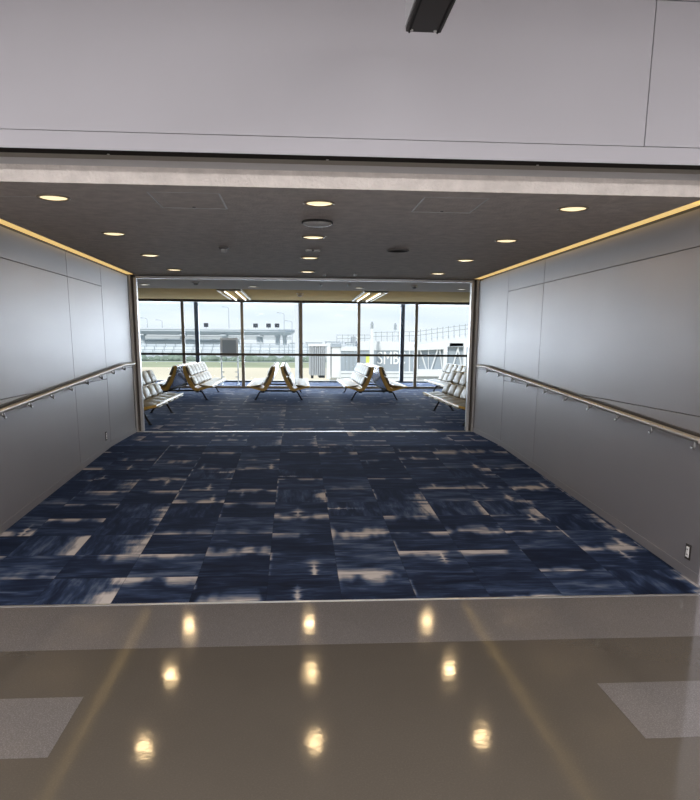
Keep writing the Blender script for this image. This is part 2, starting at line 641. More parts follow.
# glowing cove strips in the slots between ceiling and walls
for x, s, lab in ((XL, 1, 'warm glowing cove light strip along the wall without a socket'),
                  (XR, -1, 'warm glowing cove light strip above the wall with the small socket')):
    t = thing('cove_light', (x, Y_WALL, ZC), lab, 'cove light', 'cove light strips along the passage walls')
    mb = MB()
    a, b = sorted((s * .0, s * (SL + .002)))
    mb.box(a, b, Y_BEAM + .01 - Y_WALL, Y_END - Y_WALL - .12, -.001, .03)
    mb.build('glow_strip', M['cove'], t)
    mb = MB()
    a, b = sorted((s * (SL - .002), s * (SL + .006)))
    mb.box(a, b, Y_BEAM + .01 - Y_WALL, Y_END - Y_WALL - .1, -.003, .05)
    mb.build('edge_strip', M['ceiling'], t)
# closing pieces behind the cove slots
for x, s in ((XL, 1), (XR, -1)):
    mb = MB()
    a, b = sorted((x - s * .12, x + s * (SL + .1)))
    mb.box(a, b, Y_BEAM + .2, Y_END + .1, ZC + .031, ZC + .22)
    mb.build('ceiling_slot_west' if s > 0 else 'ceiling_slot_east', M['build'], kind='structure')

# end frame of the passage: jambs with shutter grooves, lintel bar
for s, nm, xa in ((1, 'trim_3', XL), (-1, 'trim_4', XR)):
    o = MB()
    a, b = sorted((xa - s * .05, xa + s * .022))
    o.box(a, b, Y_END - .02, Y_END + .06, ZF - .02, ZC)
    root = o.build(nm, M['steel'], kind='structure')
    o = MB()
    a, b = sorted((xa + s * .0, xa + s * .047))
    o.box(a, b, Y_END + .055, Y_END + .10, ZF - .02, ZC)
    o.build('dark_groove', M['dark_steel'], root)
    o = MB()
    a, b = sorted((xa + s * .0, xa + s * .085))
    o.box(a, b, Y_END + .095, Y_END + .20, ZF - .02, ZC, bev=.004)
    o.build('guide_rail', M['steel'], root)
    o = MB()
    a, b = sorted((xa - s * .004, xa + s * .004))
    o.box(a, b, Y_END - .10, Y_END - .085, ZF, 2.655)
    o.build('shutter_slot', M['seam'], root)
o = MB()
o.box(XL, XR, Y_END + .0, Y_END + .07, ZC - .005, ZC + .09)
o.build('trim_5', M['dark_steel'], kind='structure')
o = MB()
o.box(XL + .02, XR - .02, Y_END + .095, Y_END + .17, ZC - .038, ZC + .05, bev=.006)
o.build('trim_6', M['steel'], kind='structure')

# lounge shell
mb = MB()
mb.box(X0, XL - .04, Y_END + .0, Y_END + .2, ZF - .1, 3.0)
mb.build('wall_lounge_west_front', M['panel'], kind='structure')
mb = MB()
mb.box(XR + .04, X1, Y_END + .0, Y_END + .2, ZF - .1, 3.0)
mb.build('wall_lounge_east_front', M['panel'], kind='structure')
mb = MB()
mb.box(X0 - .2, X0, Y_END, Y_OUT + .1, ZF - .1, 3.3)
mb.build('wall_lounge_west', M['hall_wall'], kind='structure')
mb = MB()
mb.box(X1, X1 + .2, Y_END, Y_OUT + .1, ZF - .1, 3.3)
mb.build('wall_lounge_east', M['hall_wall'], kind='structure')
Y_STEP = 14.83
mb = MB()
mb.box(X0, X1, Y_END + .06, Y_STEP, ZC, ZC + .3)
mb.build('ceiling_lounge', M['lounge_ceiling'], kind='structure')
mb = MB()
mb.box(X0, X1, Y_STEP, Y_IN + .1, Z_COF, Z_COF + .2)
mb.build('ceiling_raised', M['coffer'], kind='structure')
mb = MB()
mb.box(X0, X1, Y_IN + .1, Y_OUT + .1, 3.10, 3.25)
mb.build('ceiling_corridor', M['white_post'], kind='structure')
# roof over everything so that daylight only comes through the glass
mb = MB()
mb.box(-9, 9.3, Y_WALL + .2, Y_OUT + .4, 3.32, 3.5)
mb.build('roof', M['build'], kind='structure')
mb = MB()
mb.box(X0 - .2, X0 + .0, Y_WALL, Y_END, -.1, 3.4)
mb.build('wall_outer_west', M['build'], kind='structure')
mb = MB()
mb.box(X1, X1 + .2, Y_WALL, Y_END, -.1, 3.4)
mb.build('wall_outer_east', M['build'], kind='structure')

# ------------------------------------------------------------------ windows
wn = 0
PITCH_X = 1.792
xm = [.176 + PITCH_X * k for k in range(-4, 5)]
for i, (xa, xb) in enumerate(zip(xm, xm[1:])):
    wn += 1
    root = MB().box(xa - .045, xa + .045, Y_IN - .06, Y_IN + .06, ZF, Z_COF + .01, bev=.006).build('window_%d' % wn, M['mullion'], kind='structure')
    MB().box(xa + .045, xb - .045, Y_IN - .006, Y_IN + .006, ZF + .06, 2.86).build('pane', M['glass'], root)
    MB().box(xa + .045, xb - .045, Y_IN - .05, Y_IN + .05, ZF - .01, ZF + .06, bev=.004).build('bottom_rail', M['mullion'], root)
    MB().box(xa + .045, xb - .045, Y_IN - .06, Y_IN + .06, 2.86, Z_COF + .01).build('top_rail', M['dark_steel'], root)
    MB().box(xa - .05, xb - .05, Y_IN - .10, Y_IN - .055, 1.275, 1.345, bev=.006).build('transom', M['dark_steel'], root)
MB().box(xm[-1] - .045, xm[-1] + .045, Y_IN - .06, Y_IN + .06, ZF, Z_COF + .01, bev=.006).build('trim_7', M['mullion'], kind='structure')

xo = [-7.1, -3.44, .19, 3.826, 7.45]
pm = [M['slate']] * 5
for i, (xa, xb) in enumerate(zip(xo, xo[1:])):
    wn += 1
    root = MB().box(xa - .07, xa + .07, Y_OUT - .08, Y_OUT + .14, ZF, 3.1, bev=.006).build('window_%d' % wn, pm[i], kind='structure')
    MB().box(xa + .07, xb - .07, Y_OUT - .008, Y_OUT + .008, ZF + .05, 2.98).build('pane', M['outer_glass'], root)
    MB().box(xa + .07, xb - .07, Y_OUT - .08, Y_OUT + .08, ZF - .02, ZF + .05).build('bottom_rail', M['slate'], root)
    MB().box(xa + .07, xb - .07, Y_OUT - .10, Y_OUT + .08, 2.98, 3.11).build('top_rail', M['blind'], root)
MB().box(-9, 9.3, Y_OUT + .09, Y_OUT + .3, -4.5, ZF - .02).build('wall_outside', M['build'], kind='structure')

# ------------------------------------------------------------------ ceiling fittings
rows = [5.659 + 1.768 * k for k in range(4)]
cols = [(-1.679, 'in the row by the wall without a socket'), (.180, 'in the middle row of the passage'), (2.05, 'in the row by the wall with the socket')]
nth = ['first', 'second', 'third', 'last']


def downlight_meshes():
    ring = MB().lathe([(.090, .004), (.092, -.006), (.106, -.010), (.113, -.004), (.113, .004)]).build('ring', M['trim_ring'], smooth=True)
    lens = MB().lathe([(0, -.012), (.06, -.010), (.091, -.003), (.091, .004)]).build('lens', M['lens'], smooth=True)
    return ring, lens


ring0, lens0 = downlight_meshes()


def spot(parent, energy, col, size=3.0, rad=.05, z=-.03):
    l = bpy.data.lights.new('downlight_beam', 'SPOT')
    l.energy = energy
    l.color = col
    l.spot_size = size
    l.spot_blend = .25
    l.shadow_soft_size = rad
    o = bpy.data.objects.new('beam', l)
    COL.objects.link(o)
    o.parent = parent
    o.location = (0, 0, z)
    return o


first = True
for ci, (x, where) in enumerate(cols):
    for k, y in enumerate(rows):
        t = thing('downlight', (x, y, ZC), '%s warm downlight from the hall %s' % (nth[k], where), 'downlight', 'recessed downlights in the passage ceiling')
        for src in (ring0, lens0):
            c = src if first else src.copy()
            if not first:
                COL.objects.link(c)
            c.parent = t
        first = False
        spot(t, 10, (1.0, .70, .36), rad=.075)
far_dl = [(-2.65, 13.85, 'nearest the wall end beside the yellow seat row with five places'), (-.752, 14.0, 'in line between the two middle seat pairs and the dark seat backs'),
          (1.169, 14.0, 'over the aisle before the seat pair below the bank lettering'), (3.066, 14.0, 'above the six place seat row')]
far_names = ['over the five-seat bench side', 'second along from the five-seat bench', 'third along from the five-seat bench', 'over the six-seat bench side']
rg = MB().lathe([(.065, .004), (.068, -.006), (.080, -.010), (.086, -.004), (.086, .004)]).build('ring', M['white'], smooth=True)
ln = MB().lathe([(0, -.012), (.045, -.010), (.066, -.003), (.066, .004)]).build('lens', M['far_lens'], smooth=True)
first = True
for (x, y, _), nm in zip(far_dl, far_names):
    t = thing('downlight', (x, y, ZC), 'small pale downlight in the lounge ceiling, %s' % nm, 'downlight', 'downlights in the lounge ceiling')
    for src in (rg, ln):
        c = src if first else src.copy()
        if not first:
            COL.objects.link(c)
        c.parent = t
    first = False
    spot(t, 12, (1.0, .88, .66))

# round air diffuser in the middle of the passage ceiling
t = thing('ceiling_vent', (.190, 6.48, ZC), 'round pale domed air diffuser behind the first middle downlight', 'air diffuser')
MB().lathe([(.120, .002), (.128, -.006), (.130, -.020), (.112, -.012), (.100, .002)], seg=40).build('rim', M['vent_dark'], t, smooth=True)
MB().lathe([(0, -.046), (.05, -.044), (.10, -.034), (.122, -.024), (.118, -.016), (0, -.012)], seg=40).build('dome', M['vent'], t, smooth=True)
MB().lathe([(.02, -.0), (.02, -.02), (0, -.02)], seg=12).build('stem', M['vent_dark'], t)
# ceiling loudspeaker
t = thing('ceiling_speaker', (1.11, 8.31, ZC), 'round dark ceiling loudspeaker grille among the passage downlights', 'loudspeaker')
MB().lathe([(.108, .002), (.118, -.004), (.122, -.012), (.110, -.016), (.104, -.010)], seg=36).build('rim', M['grey_plastic'], t, smooth=True)
g_ = MB().lathe([(0, -.010), (.105, -.010), (.105, .0)], seg=36)
for k in range(6):
    r = .018 + .016 * k
    g_.lathe([(r, -.0105), (r + .006, -.013), (r + .010, -.0105)], seg=36)
g_.build('grille', M['vent_dark'], t, smooth=True)
# smoke detector
t = thing('smoke_detector', (-.745, 8.32, ZC), 'small round grey smoke detector on the passage ceiling', 'smoke detector')
MB().lathe([(.055, .001), (.058, -.010), (.045, -.022), (.0, -.022)], seg=24).build('base', M['grey_plastic'], t, smooth=True)
MB().lathe([(.028, -.020), (.034, -.040), (.026, -.052), (0, -.054)], seg=24).build('sensor', M['vent'], t, smooth=True)
# twin white emergency lamp
t = thing('ceiling_emergency_lamp', (.199, 8.41, ZC), 'small twin white fitting between the middle row downlights', 'emergency lamp')
MB().box(-.012, .012, -.012, .012, -.018, .001, bev=.003).build('base', M['grey_plastic'], t)
for s in (-1, 1):
    MB().lathe([(0, -.012), (.030, -.020), (.036, -.012), (.030, -.002), (0, .001)], cx=s * .045, seg=20).build('lamp', M['white'], t, smooth=True)
# access hatches
for x0, x1, y0, y1, lab in ((-.985, -.50, 5.36, 5.97, 'square ceiling access hatch framed in pale metal, nearer the smoke detector'),
                            (.888, 1.34, 5.33, 5.93, 'square ceiling access hatch framed in pale metal, nearer the loudspeaker')):
    t = thing('access_hatch', ((x0 + x1) / 2, (y0 + y1) / 2, ZC), lab, 'access hatch', 'access hatches in the passage ceiling')
    hx, hy = (x1 - x0) / 2, (y1 - y0) / 2
    MB().box(-hx + .012, hx - .012, -hy + .012, hy - .012, -.003, .002).build('panel', M['ceiling'], t)
    f = MB()
    for a in ((-hx, hx, -hy, -hy + .009), (-hx, hx, hy - .009, hy), (-hx, -hx + .009, -hy, hy), (hx - .009, hx, -hy, hy)):
        f.box(*a, -.005, .002)
    f.build('frame', M['white'], t)
    MB().lathe([(0, -.006), (.012, -.006), (.012, 0)], cx=0, cy=hy - .05, seg=12).build('latch', M['vent_dark'], t)
# thin ceiling joint running out from the first downlight beside the wall without a socket
MB().box(XL + SL, -1.80, 5.655, 5.661, ZC - .0015, ZC + .002).build('trim_8', M['vent'], kind='structure')
# little white ceiling markers near the end frame
for x, y, lab in ((.436, 11.30, 'tiny white ceiling sensor before the end frame, closer to the middle downlights'),
                  (.883, 11.24, 'tiny white ceiling sensor before the end frame, closer to the loudspeaker'),
                  (.452, 13.30, 'tiny white ceiling sensor past the end frame, closer to the middle downlights'),
                  (.926, 13.22, 'tiny white ceiling sensor past the end frame, closer to the jet bridge side')):
    t = thing('ceiling_sensor', (x, y, ZC), lab, 'sensor', 'tiny white sensors by the end frame')
    MB().box(-.022, .022, -.08, .08, -.030, .001, bev=.006).build('housing', M['white'], t)
    MB().lathe([(0, -.038), (.012, -.036), (.014, -.030)], seg=12).build('eye', M['vent'], t, smooth=True)
for x, y, lab in ((-1.68, 13.25, 'small dark grey detector dome on the lounge ceiling by the five-seat bench side'),
                  (2.10, 13.43, 'small dark grey detector dome on the lounge ceiling by the six-seat bench side')):
    t = thing('ceiling_detector', (x, y, ZC), lab, 'detector', 'detector domes on the lounge ceiling')
    MB().lathe([(.06, .001), (.062, -.010), (.05, -.018), (0, -.018)], seg=20).build('base', M['vent'], t, smooth=True)
    MB().lathe([(.032, -.017), (.036, -.034), (.02, -.046), (0, -.046)], seg=20).build('sensor', M['grey_plastic'], t, smooth=True)
t = thing('ceiling_dome', (.133, 19.9, Z_COF), 'white dome on the raised beige ceiling between two troffer lamps', 'dome fitting')
MB().lathe([(.09, .001), (.092, -.02), (.08, -.03), (0, -.03)], seg=24).build('base', M['white'], t, smooth=True)
MB().lathe([(.075, -.028), (.070, -.06), (.045, -.085), (0, -.095)], seg=24).build('dome', M['white'], t, smooth=True)

# slanting strip-lamp troffers in the raised ceiling
for x, lab in ((-1.58, 'long beige ceiling troffer with bare lamp tubes on the highway side'),
               (1.97, 'long beige ceiling troffer with bare lamp tubes on the jet bridge side')):
    t = thing('ceiling_troffer', (x, 20.6, Z_COF), lab, 'ceiling lamp', 'lamp troffers in the raised ceiling')
    L = 2.0
    MB().box(-.27, .27, -L, L, -.012, .002).build('tray', M['coffer'], t)
    f = MB()
    f.box(-.29, -.265, -L, L, -.05, .002)
    f.box(.265, .29, -L, L, -.05, .002)
    f.box(-.29, .29, -L - .02, -L, -.05, .002)
    f.box(-.29, .29, L, L + .02, -.05, .002)
    f.build('frame', M['cream'], t)
    for k, dx in enumerate((-.13, .14)):
        tb = MB().tube([(dx, -L + .08, -.045), (dx, L - .08, -.045)], .016, seg=10).build('lamp_tube', M['tube'], t, smooth=True)
        for e in (-L + .06, L - .06):
            MB().box(dx - .02, dx + .02, e - .03, e + .03, -.07, -.01).build('socket', M['white'], t)
    la = bpy.data.lights.new('troffer_glow', 'AREA')
    la.shape = 'RECTANGLE'
    la.size = .5
    la.size_y = 3.8
    la.energy = 36
    la.color = (1, .86, .6)
    lo = bpy.data.objects.new('glow', la)
    COL.objects.link(lo)
    lo.parent = t
    lo.location = (0, 0, -.08)

# hanging sign box over the hall
t = thing('hanging_sign', (.645, 2.9, 3.2), 'dark long box sign hanging from the hall ceiling at the picture top', 'hanging sign')
MB().box(-.088, .088, -1.4, 1.15, 0, .34, bev=.004).build('body', M['sign_dark'], t)
MB().box(-.094, -.086, -1.38, 1.13, .012, .33).build('side_panel', M['sign_face'], t)
MB().box(.086, .094, -1.38, 1.13, .012, .33).build('side_panel', M['sign_face'], t)
f = MB()
for x in (-.074, .066):
    f.box(x, x + .008, -1.4, 1.15, -.004, .001)
f.build('edge_strip', M['black'], t)
for x in (-.062, .054):
    MB().lathe([(0, -.006), (.008, -.006), (.008, .0)], cx=x, cy=1.12, seg=10).build('screw', M['vent'], t)
for y in (-.9, .7):
    MB().tube([(0, y, .33), (0, y, HZ - 3.2)], .012).build('rod', M['steel'], t, smooth=True)

# ------------------------------------------------------------------ handrails
RH = 1.030
Y_RK = 11.0                      # the rails level out just before the end frame


def rail_z(y):
    return SLOPE * (min(y, Y_RK) - Y_HALL)


def handrail(x, s, y0, y1, lab):
    xr = x + s * .062
    t = thing('handrail', (0, 0, 0), lab, 'handrail', 'handrails along the passage walls')
    ys = [y0, 7.0, 8.0, 9.0, 10.0, Y_RK - .2, Y_RK, Y_RK + .2, y1]
    MB().tube([(xr, y, rail_z(y) + RH) for y in ys], .021, seg=14).build('rail', M['handrail'], t, smooth=True)
    r2 = MB()
    a, b = sorted((x + s * .001, x + s * .016))
    r2.prism_x([(y, rail_z(y) + RH + .030) for y in (y0, Y_RK, y1)] + [(y, rail_z(y) + RH - .005) for y in (y1, Y_RK, y0)], a, b)
    r2.build('wall_shade_strip', M['rail_shade'], t)  # thin dark strip standing in for the shading line above the rail
    y = y0 + .12
    while y < y1:
        z = rail_z(y) + RH
        bk = MB().tube([(xr, y - .045, z - .016), (xr, y - .042, z - .058), (xr - s * .006, y - .02, z - .072), (xr - s * .012, y + .02, z - .072), (x + s * .010, y + .045, z - .058), (x + s * .002, y + .05, z - .020)], .0085, seg=8)
        bk.build('bracket', M['steel'], t, smooth=True)
        y += .66
    e = MB().tube([(xr, y1 - .001, rail_z(y1) + RH), (xr, y1 + .02, rail_z(y1) + RH), (xr - s * .02, y1 + .035, rail_z(y1) + RH), (x + s * .001, y1 + .035, rail_z(y1) + RH)], .020, seg=12)
    e.build('end_return', M['handrail'], t, smooth=True)
    return t


handrail(XL, 1, 5.06, 11.70, 'tan metal handrail rising along the wall without a socket')
handrail(XR, -1, 4.96, 11.55, 'tan metal handrail rising along the wall with the small socket')

# sockets on the walls
for x, s, y, z, lab in ((XR, -1, 5.072, .206, 'small dark-framed wall socket low on the wall near the hall'),
                        (XL, 1, 10.0, .46, 'small dark-framed wall socket low on the wall near the five-seat bench')):
    t = thing('wall_socket', (x, y, z), lab, 'wall socket')
    a, b = sorted((0, s * .006))
    MB().box(a, b, -.036, .036, -.058, .058, bev=.002).build('plate', M['dark_steel'], t)
    a, b = sorted((s * .005, s * .010))
    MB().box(a, b, -.020, .020, -.040, .040, bev=.002).build('insert', M['white'], t)
    a, b = sorted((s * .009, s * .0112))
    for dz in (-.02, .02):
        f = MB().box(a, b, -.0075, -.0045, dz - .006, dz + .006).box(a, b, .0045, .0075, dz - .006, dz + .006)
        f.box(a, b, -.0075, .0075, dz - .0015, dz + .0015).build('slot', M['black'], t)

# ------------------------------------------------------------------ seating
SEAT_W = .60
LEAN = -math.atan2(.413, .911)


def P2(s, x, z):
    return (s * x, z)


def bench_side(root, s, n, y0, shared, rear_legs=False):
    y1 = y0 + n * SEAT_W
    prof = [(.06, .82), (.10, .64), (.185, .43), (.275, .285), (.33, .25), (.40, .245), (.55, .285), (.745, .335), (.768, .352), (.760, .372),
            (.55, .335), (.42, .305), (.365, .315), (.325, .37), (.245, .50), (.165, .66), (.118, .825), (.09, .838)]
    MB().prism([(s * x, z) for x, z in prof], y0 - .008, y1 + .008).build('seat_shell', M['ochre'], root)
    bp = [(.050, .815), (.090, .635), (.175, .425), (.262, .285), (.270, .290), (.184, .430), (.099, .640), (.059, .818)]
    MB().prism([(s * x, z) for x, z in bp], y0 + .02, y1 - .02).build('back_panel', M['shell_metal'], root)
    bx = sorted((s * .335, s * .415))
    MB().box(bx[0], bx[1], y0 + .1, y1 - .1, .195, .25, bev=.004).build('beam', M['black'], root)
    for key, c, size, ang in (('seat_cushion', (.600, .352), (.062, SEAT_W - .028, .375), -math.radians(81.5)),
                              ('lower_cushion', (.298, .468), (.095, SEAT_W - .028, .245), LEAN),
                              ('upper_cushion', (.195, .716), (.085, SEAT_W - .028, .265), LEAN)):
        k = (key, s)
        if k not in shared:
            # cushion built about its own centre, facing +x, then turned for the other side
            o = MB().pillow((0, 0, 0), size, ang)
            if s < 0:
                for v in o.bm.verts:
                    v.co.x = -v.co.x
                bmesh.ops.reverse_faces(o.bm, faces=o.bm.faces[:])
            ob = o.build(key, M['cream'], root, smooth=True)
            shared[k] = ob
            fresh = True
        else:
            fresh = False
        for i in range(n):
            if i == 0 and fresh:
                ob = shared[k]
            else:
                ob = shared[k].copy()
                COL.objects.link(ob)
                ob.parent = root
            ob.location = (s * c[0], y0 + (i + .5) * SEAT_W, c[1])
    for y in (y0 + .38, y1 - .34):
        MB().tube([(s * .40, y, .225), (s * .47, y, .190), (s * .565, y, .018)], .019, seg=10) \
            .box(*sorted((s * .545, s * .60)), y - .03, y + .03, 0, .02, bev=.004).build('leg', M['black'], root)
        if rear_legs:
            MB().tube([(s * .36, y, .225), (s * .30, y, .19), (s * .17, y, .018)], .019, seg=10) \
                .box(*sorted((s * .14, s * .195)), y - .03, y + .03, 0, .02, bev=.004).build('leg', M['black'], root)


shared = {}
pair = thing('tandem_bench', (-.42, 18.2, ZF), 'glare-paled ochre back-to-back airport bench standing before the white window column', 'airport bench', 'back-to-back benches in the lounge')
bench_side(pair, 1, 6, 0, shared)
bench_side(pair, -1, 6, 0, shared)
for y in (.38, 3.26):
    MB().box(-.42, .42, y - .025, y + .025, .205, .245, bev=.004).build('cross_bar', M['black'], pair)
p2 = copy_tree(pair)
p2.location = (-2.76, 18.2, ZF)
p2['label'] = 'glare-paled ochre back-to-back airport bench standing closest to the five-seat bench'
p3 = copy_tree(pair)
p3.location = (1.965, 18.2, ZF)
p3['label'] = 'glare-paled ochre back-to-back airport bench below the jet bridge lettering'

one = thing('bench', (-3.07, 12.55, ZF), 'five-seat glare-paled ochre bench facing away from the highway side wall by the end frame', 'airport bench', 'single-sided benches in the lounge')
one['label'] = 'five-seat glare-paled ochre bench on the highway side just past the passage end frame'
bench_side(one, 1, 5, 0, {}, True)
two = thing('bench', (3.52, 12.45, ZF), 'six-seat glare-paled ochre bench on the jet bridge side just past the passage end frame', 'airport bench', 'single-sided benches in the lounge')
sh2 = {}
bench_side(two, -1, 6, 0, sh2, True)
three = copy_tree(two)
three.location = (4.50, 18.0, ZF)
three['label'] = 'six-seat glare-paled ochre bench farther in by the window, behind the nearer six-seat bench'

# notice stand in the glazed corridor
t = thing('notice_stand', (-2.175, 25.2, ZF), 'grey notice board on a two-legged pale stand in the glazed corridor', 'notice stand')
for s in (-1, 1):
    lg = MB().tube([(s * .27, 0, .01), (s * .27, 0, 1.55)], .022, seg=12).box(s * .27 - .03, s * .27 + .03, -.22, .22, 0, .025, bev=.005).build('leg', M['silver'], t, smooth=True)
    kb = MB()
    for z in (.26, .42):
        kb.tube([(s * .27, 0, z), (s * .27 - s * .09, 0, z)], .012, seg=8)
    kb.build('knob', M['board'], lg)
MB().box(-.30, .30, -.02, .02, .92, 1.53, bev=.006).build('frame', M['silver'], t)
MB().box(-.225, .225, -.027, -.018, .99, 1.455, bev=.003).build('board', M['board'], t)

# ------------------------------------------------------------------ outside: airfield
GZ = -4.5
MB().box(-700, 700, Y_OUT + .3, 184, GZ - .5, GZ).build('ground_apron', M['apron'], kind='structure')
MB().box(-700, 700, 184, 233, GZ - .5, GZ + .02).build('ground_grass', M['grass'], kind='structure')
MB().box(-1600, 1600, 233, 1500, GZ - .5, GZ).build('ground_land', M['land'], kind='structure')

# hedge of low trees behind the grass
hb = MB()
rnd = random.Random(3)
x = -150.0
while x < 150:
    r = rnd.uniform(.7, 1.4)
    r0 = bmesh.ops.create_icosphere(hb.bm, subdivisions=2, radius=r)
    for v in r0['verts']:
        v.co = Vector((v.co.x * 1.3, v.co.y, v.co.z * .85)) * (1 + rnd.uniform(-.16, .16)) + Vector((x, 241, GZ + r * .6))
    x += r * 1.25
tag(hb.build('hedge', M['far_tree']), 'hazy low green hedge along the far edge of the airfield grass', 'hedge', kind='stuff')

# retaining wall with stepped bands
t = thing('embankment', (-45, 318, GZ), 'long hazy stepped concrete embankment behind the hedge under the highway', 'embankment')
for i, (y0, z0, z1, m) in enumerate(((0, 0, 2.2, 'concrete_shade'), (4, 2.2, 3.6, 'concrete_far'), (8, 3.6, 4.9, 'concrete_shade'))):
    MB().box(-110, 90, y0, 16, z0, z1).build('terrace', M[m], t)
    f = MB()
    for k in range(50):
        f.box(-110 + 4 * k, -110 + 4 * k + .25, y0 - .25, y0, z0, z1 + .5)
    f.box(-110, 90, y0 - .2, y0, z1 + .35, z1 + .55)
    f.build('railing', M['far_grey'], t)

# highway viaduct: a straight upper deck that swings round a loop, and a lower deck


def deck_path(z, r, xend, yb, x_from):
    pts = [(x_from + k * 6, yb) for k in range(int((xend - x_from) / 6) + 1)]
    lx = pts[-1][0]
    for k in range(1, 15):
        a = -PI / 2 + PI * k / 14
        pts.append((lx + r * math.cos(a), yb + r + r * math.sin(a)))
    for k in range(1, 14):
        pts.append((lx - k * 7, yb + 2 * r))
    return [Vector((px, py, z)) for px, py in pts]


def deck_mesh(pts, w, sect):
    m = MB()
    rings = []
    for i, p in enumerate(pts):
        tg = (pts[min(i + 1, len(pts) - 1)] - pts[max(i - 1, 0)]).normalized()
        nr = Vector((tg.y, -tg.x, 0))
        rings.append([m.bm.verts.new(p + nr * a * w + Vector((0, 0, b))) for a, b in sect])
    n = len(sect)
    fs = []
    for a, b in zip(rings, rings[1:]):
        for k in range(n):
            fs.append(m.bm.faces.new((a[k], a[(k + 1) % n], b[(k + 1) % n], b[k])))
    bmesh.ops.recalc_face_normals(m.bm, faces=fs)
    return m


for nm, z, r, xend, yb, lab in (('upper', 6.0, 15, -20, 345, 'pale hazy upper highway viaduct curving round into a loop'),
                                ('lower', 1.2, 11, -30, 359, 'pale hazy lower highway ramp on piers beneath the curving viaduct')):
    t = thing('highway_viaduct', (0, 0, GZ), lab, 'viaduct', 'highway viaducts beyond the airfield')
    pts = deck_path(z - GZ, r, xend, yb, -170)
    if nm == 'lower':
        pts = [q for q in pts if abs(q.y - yb) < .01]
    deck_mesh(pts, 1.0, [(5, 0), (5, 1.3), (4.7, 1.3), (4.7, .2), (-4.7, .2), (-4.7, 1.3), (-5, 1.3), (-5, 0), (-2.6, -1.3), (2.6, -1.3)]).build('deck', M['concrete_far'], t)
    deck_mesh(pts, 1.0, [(5.06, .35), (5.06, .75), (4.98, .75), (4.98, .35)]).build('guard_band', M['far_grey'], t)
    for i in range(2, len(pts), 3):
        p = pts[i]
        MB().box(p.x - .8, p.x + .8, p.y - .8, p.y + .8, 0, p.z - 1.5).box(p.x - 1.1, p.x + 1.1, p.y - 3.6, p.y + 3.6, p.z - 2.0, p.z - 1.25).build('pier', M['concrete_shade'], t)

# second straight level seen between the decks
t = thing('elevated_road', (0, 0, GZ), 'long straight hazy elevated road crossing behind the viaduct piers', 'elevated road')
MB().box(-190, -2, 385, 394, 7.2, 8.6).build('deck', M['concrete_shade'], t)
MB().box(-190, -2, 384.8, 385, 8.6, 9.4).build('parapet', M['concrete_far'], t)
for k in range(16):
    MB().box(-186 + 12 * k, -184.4 + 12 * k, 388, 391, 0, 7.3).build('pier', M['concrete_shade'], t)

# lamp posts, floodlight and sign gantries on the highway
lamp_px = [(147, 319, 'first along from the passage frame'), (162, 321, 'second along from the passage frame'), (228.5, 308, 'tall one above the notice stand'),
           (284, 314, 'near the end of the viaduct loop'), (292, 322, 'just beyond the viaduct loop')]
for u, v, lab in lamp_px:
    yl = 347 if u < 280 else 304
    x, z = at(u, v, yl)
    zb = 6.2 if u < 280 else GZ
    t = thing('street_lamp', (x, yl, zb), 'thin hazy highway street lamp, %s' % lab, 'street lamp', 'street lamps along the highway')
    MB().tube([(0, 0, 0), (0, 0, z - zb)], [.16, .09], seg=8).build('pole', M['far_grey'], t)
    MB().tube([(0, 0, z - zb - .05), (-.8, 0, z - zb + .35), (-2.0, 0, z - zb + .45)], .08, seg=6).box(-2.9, -1.9, -.2, .2, z - zb + .36, z - zb + .55).build('lamp_head', M['far_grey'], t)
for u, v0, v1, w, lab in ((206, 323, 327, 4, 'dark roadside sign on a post over the two dark window posts'),
                          (255.5, 323.5, 327.5, 4.2, 'dark highway sign, first of three in a line on the viaduct'),
                          (268.5, 323.5, 327.5, 4.2, 'dark highway sign, second of three in a line on the viaduct'),
                          (277, 323.5, 327.5, 4.2, 'dark highway sign, third of three nearest the loop end')):
    x, za = at(u, v0, 347)
    _, zb = at(u, v1, 347)
    t = thing('street_sign', (x, 347, 6.2), lab, 'highway sign', 'signs along the viaduct')
    MB().tube([(0, .2, 0), (0, .2, za - 6.2)], .13, seg=8).build('post', M['far_grey'], t)
    MB().box(-w / 4, w / 4, -.1, .1, zb - 6.2, za - 6.2, bev=.05).build('board', M['slate'], t)

# low buildings on the horizon behind the jet bridge
for u0, u1, v0, lab in ((306, 322, 343.0, 'low pale distant building beside the viaduct loop'), (326, 344, 342.2, 'low pale distant building just over the bridge cab'),
                        (346, 366, 342.8, 'low pale distant building by the white mast'), (290, 303, 343.5, 'low pale distant building behind the white column')):
    xa, za = at(u0, v0, 620)
    xb, _ = at(u1, v0, 620)
    t = thing('distant_building', ((xa + xb) / 2, 620, GZ), lab, 'building', 'low buildings on the horizon')
    hw = (xb - xa) / 2
    MB().box(-hw, hw, 0, 14, 0, za - GZ).build('wall', M['concrete_far'], t)
    MB().box(-hw - .3, hw + .3, -.3, 14.3, za - GZ, za - GZ + .6).build('roof', M['far_grey'], t)
    f = MB()
    k = -hw + 1
    while k < hw - 1.5:
        f.box(k, k + 1.2, -.1, .1, (za - GZ) * .55, (za - GZ) * .8)
        k += 2.2
    f.build('windows', M['far_grey'], t)

# ------------------------------------------------------------------ passenger boarding bridge
BY = 55.0


def BX(u, v=345):
    return at(u, v, BY)[0]


def BZ(v, u=390):
    return at(u, v, BY)[1]


jb = thing('boarding_bridge', (BX(309), BY, GZ), 'white passenger boarding bridge with grey panels and pale bank lettering outside', 'boarding bridge')
OX, OZ = BX(309), GZ


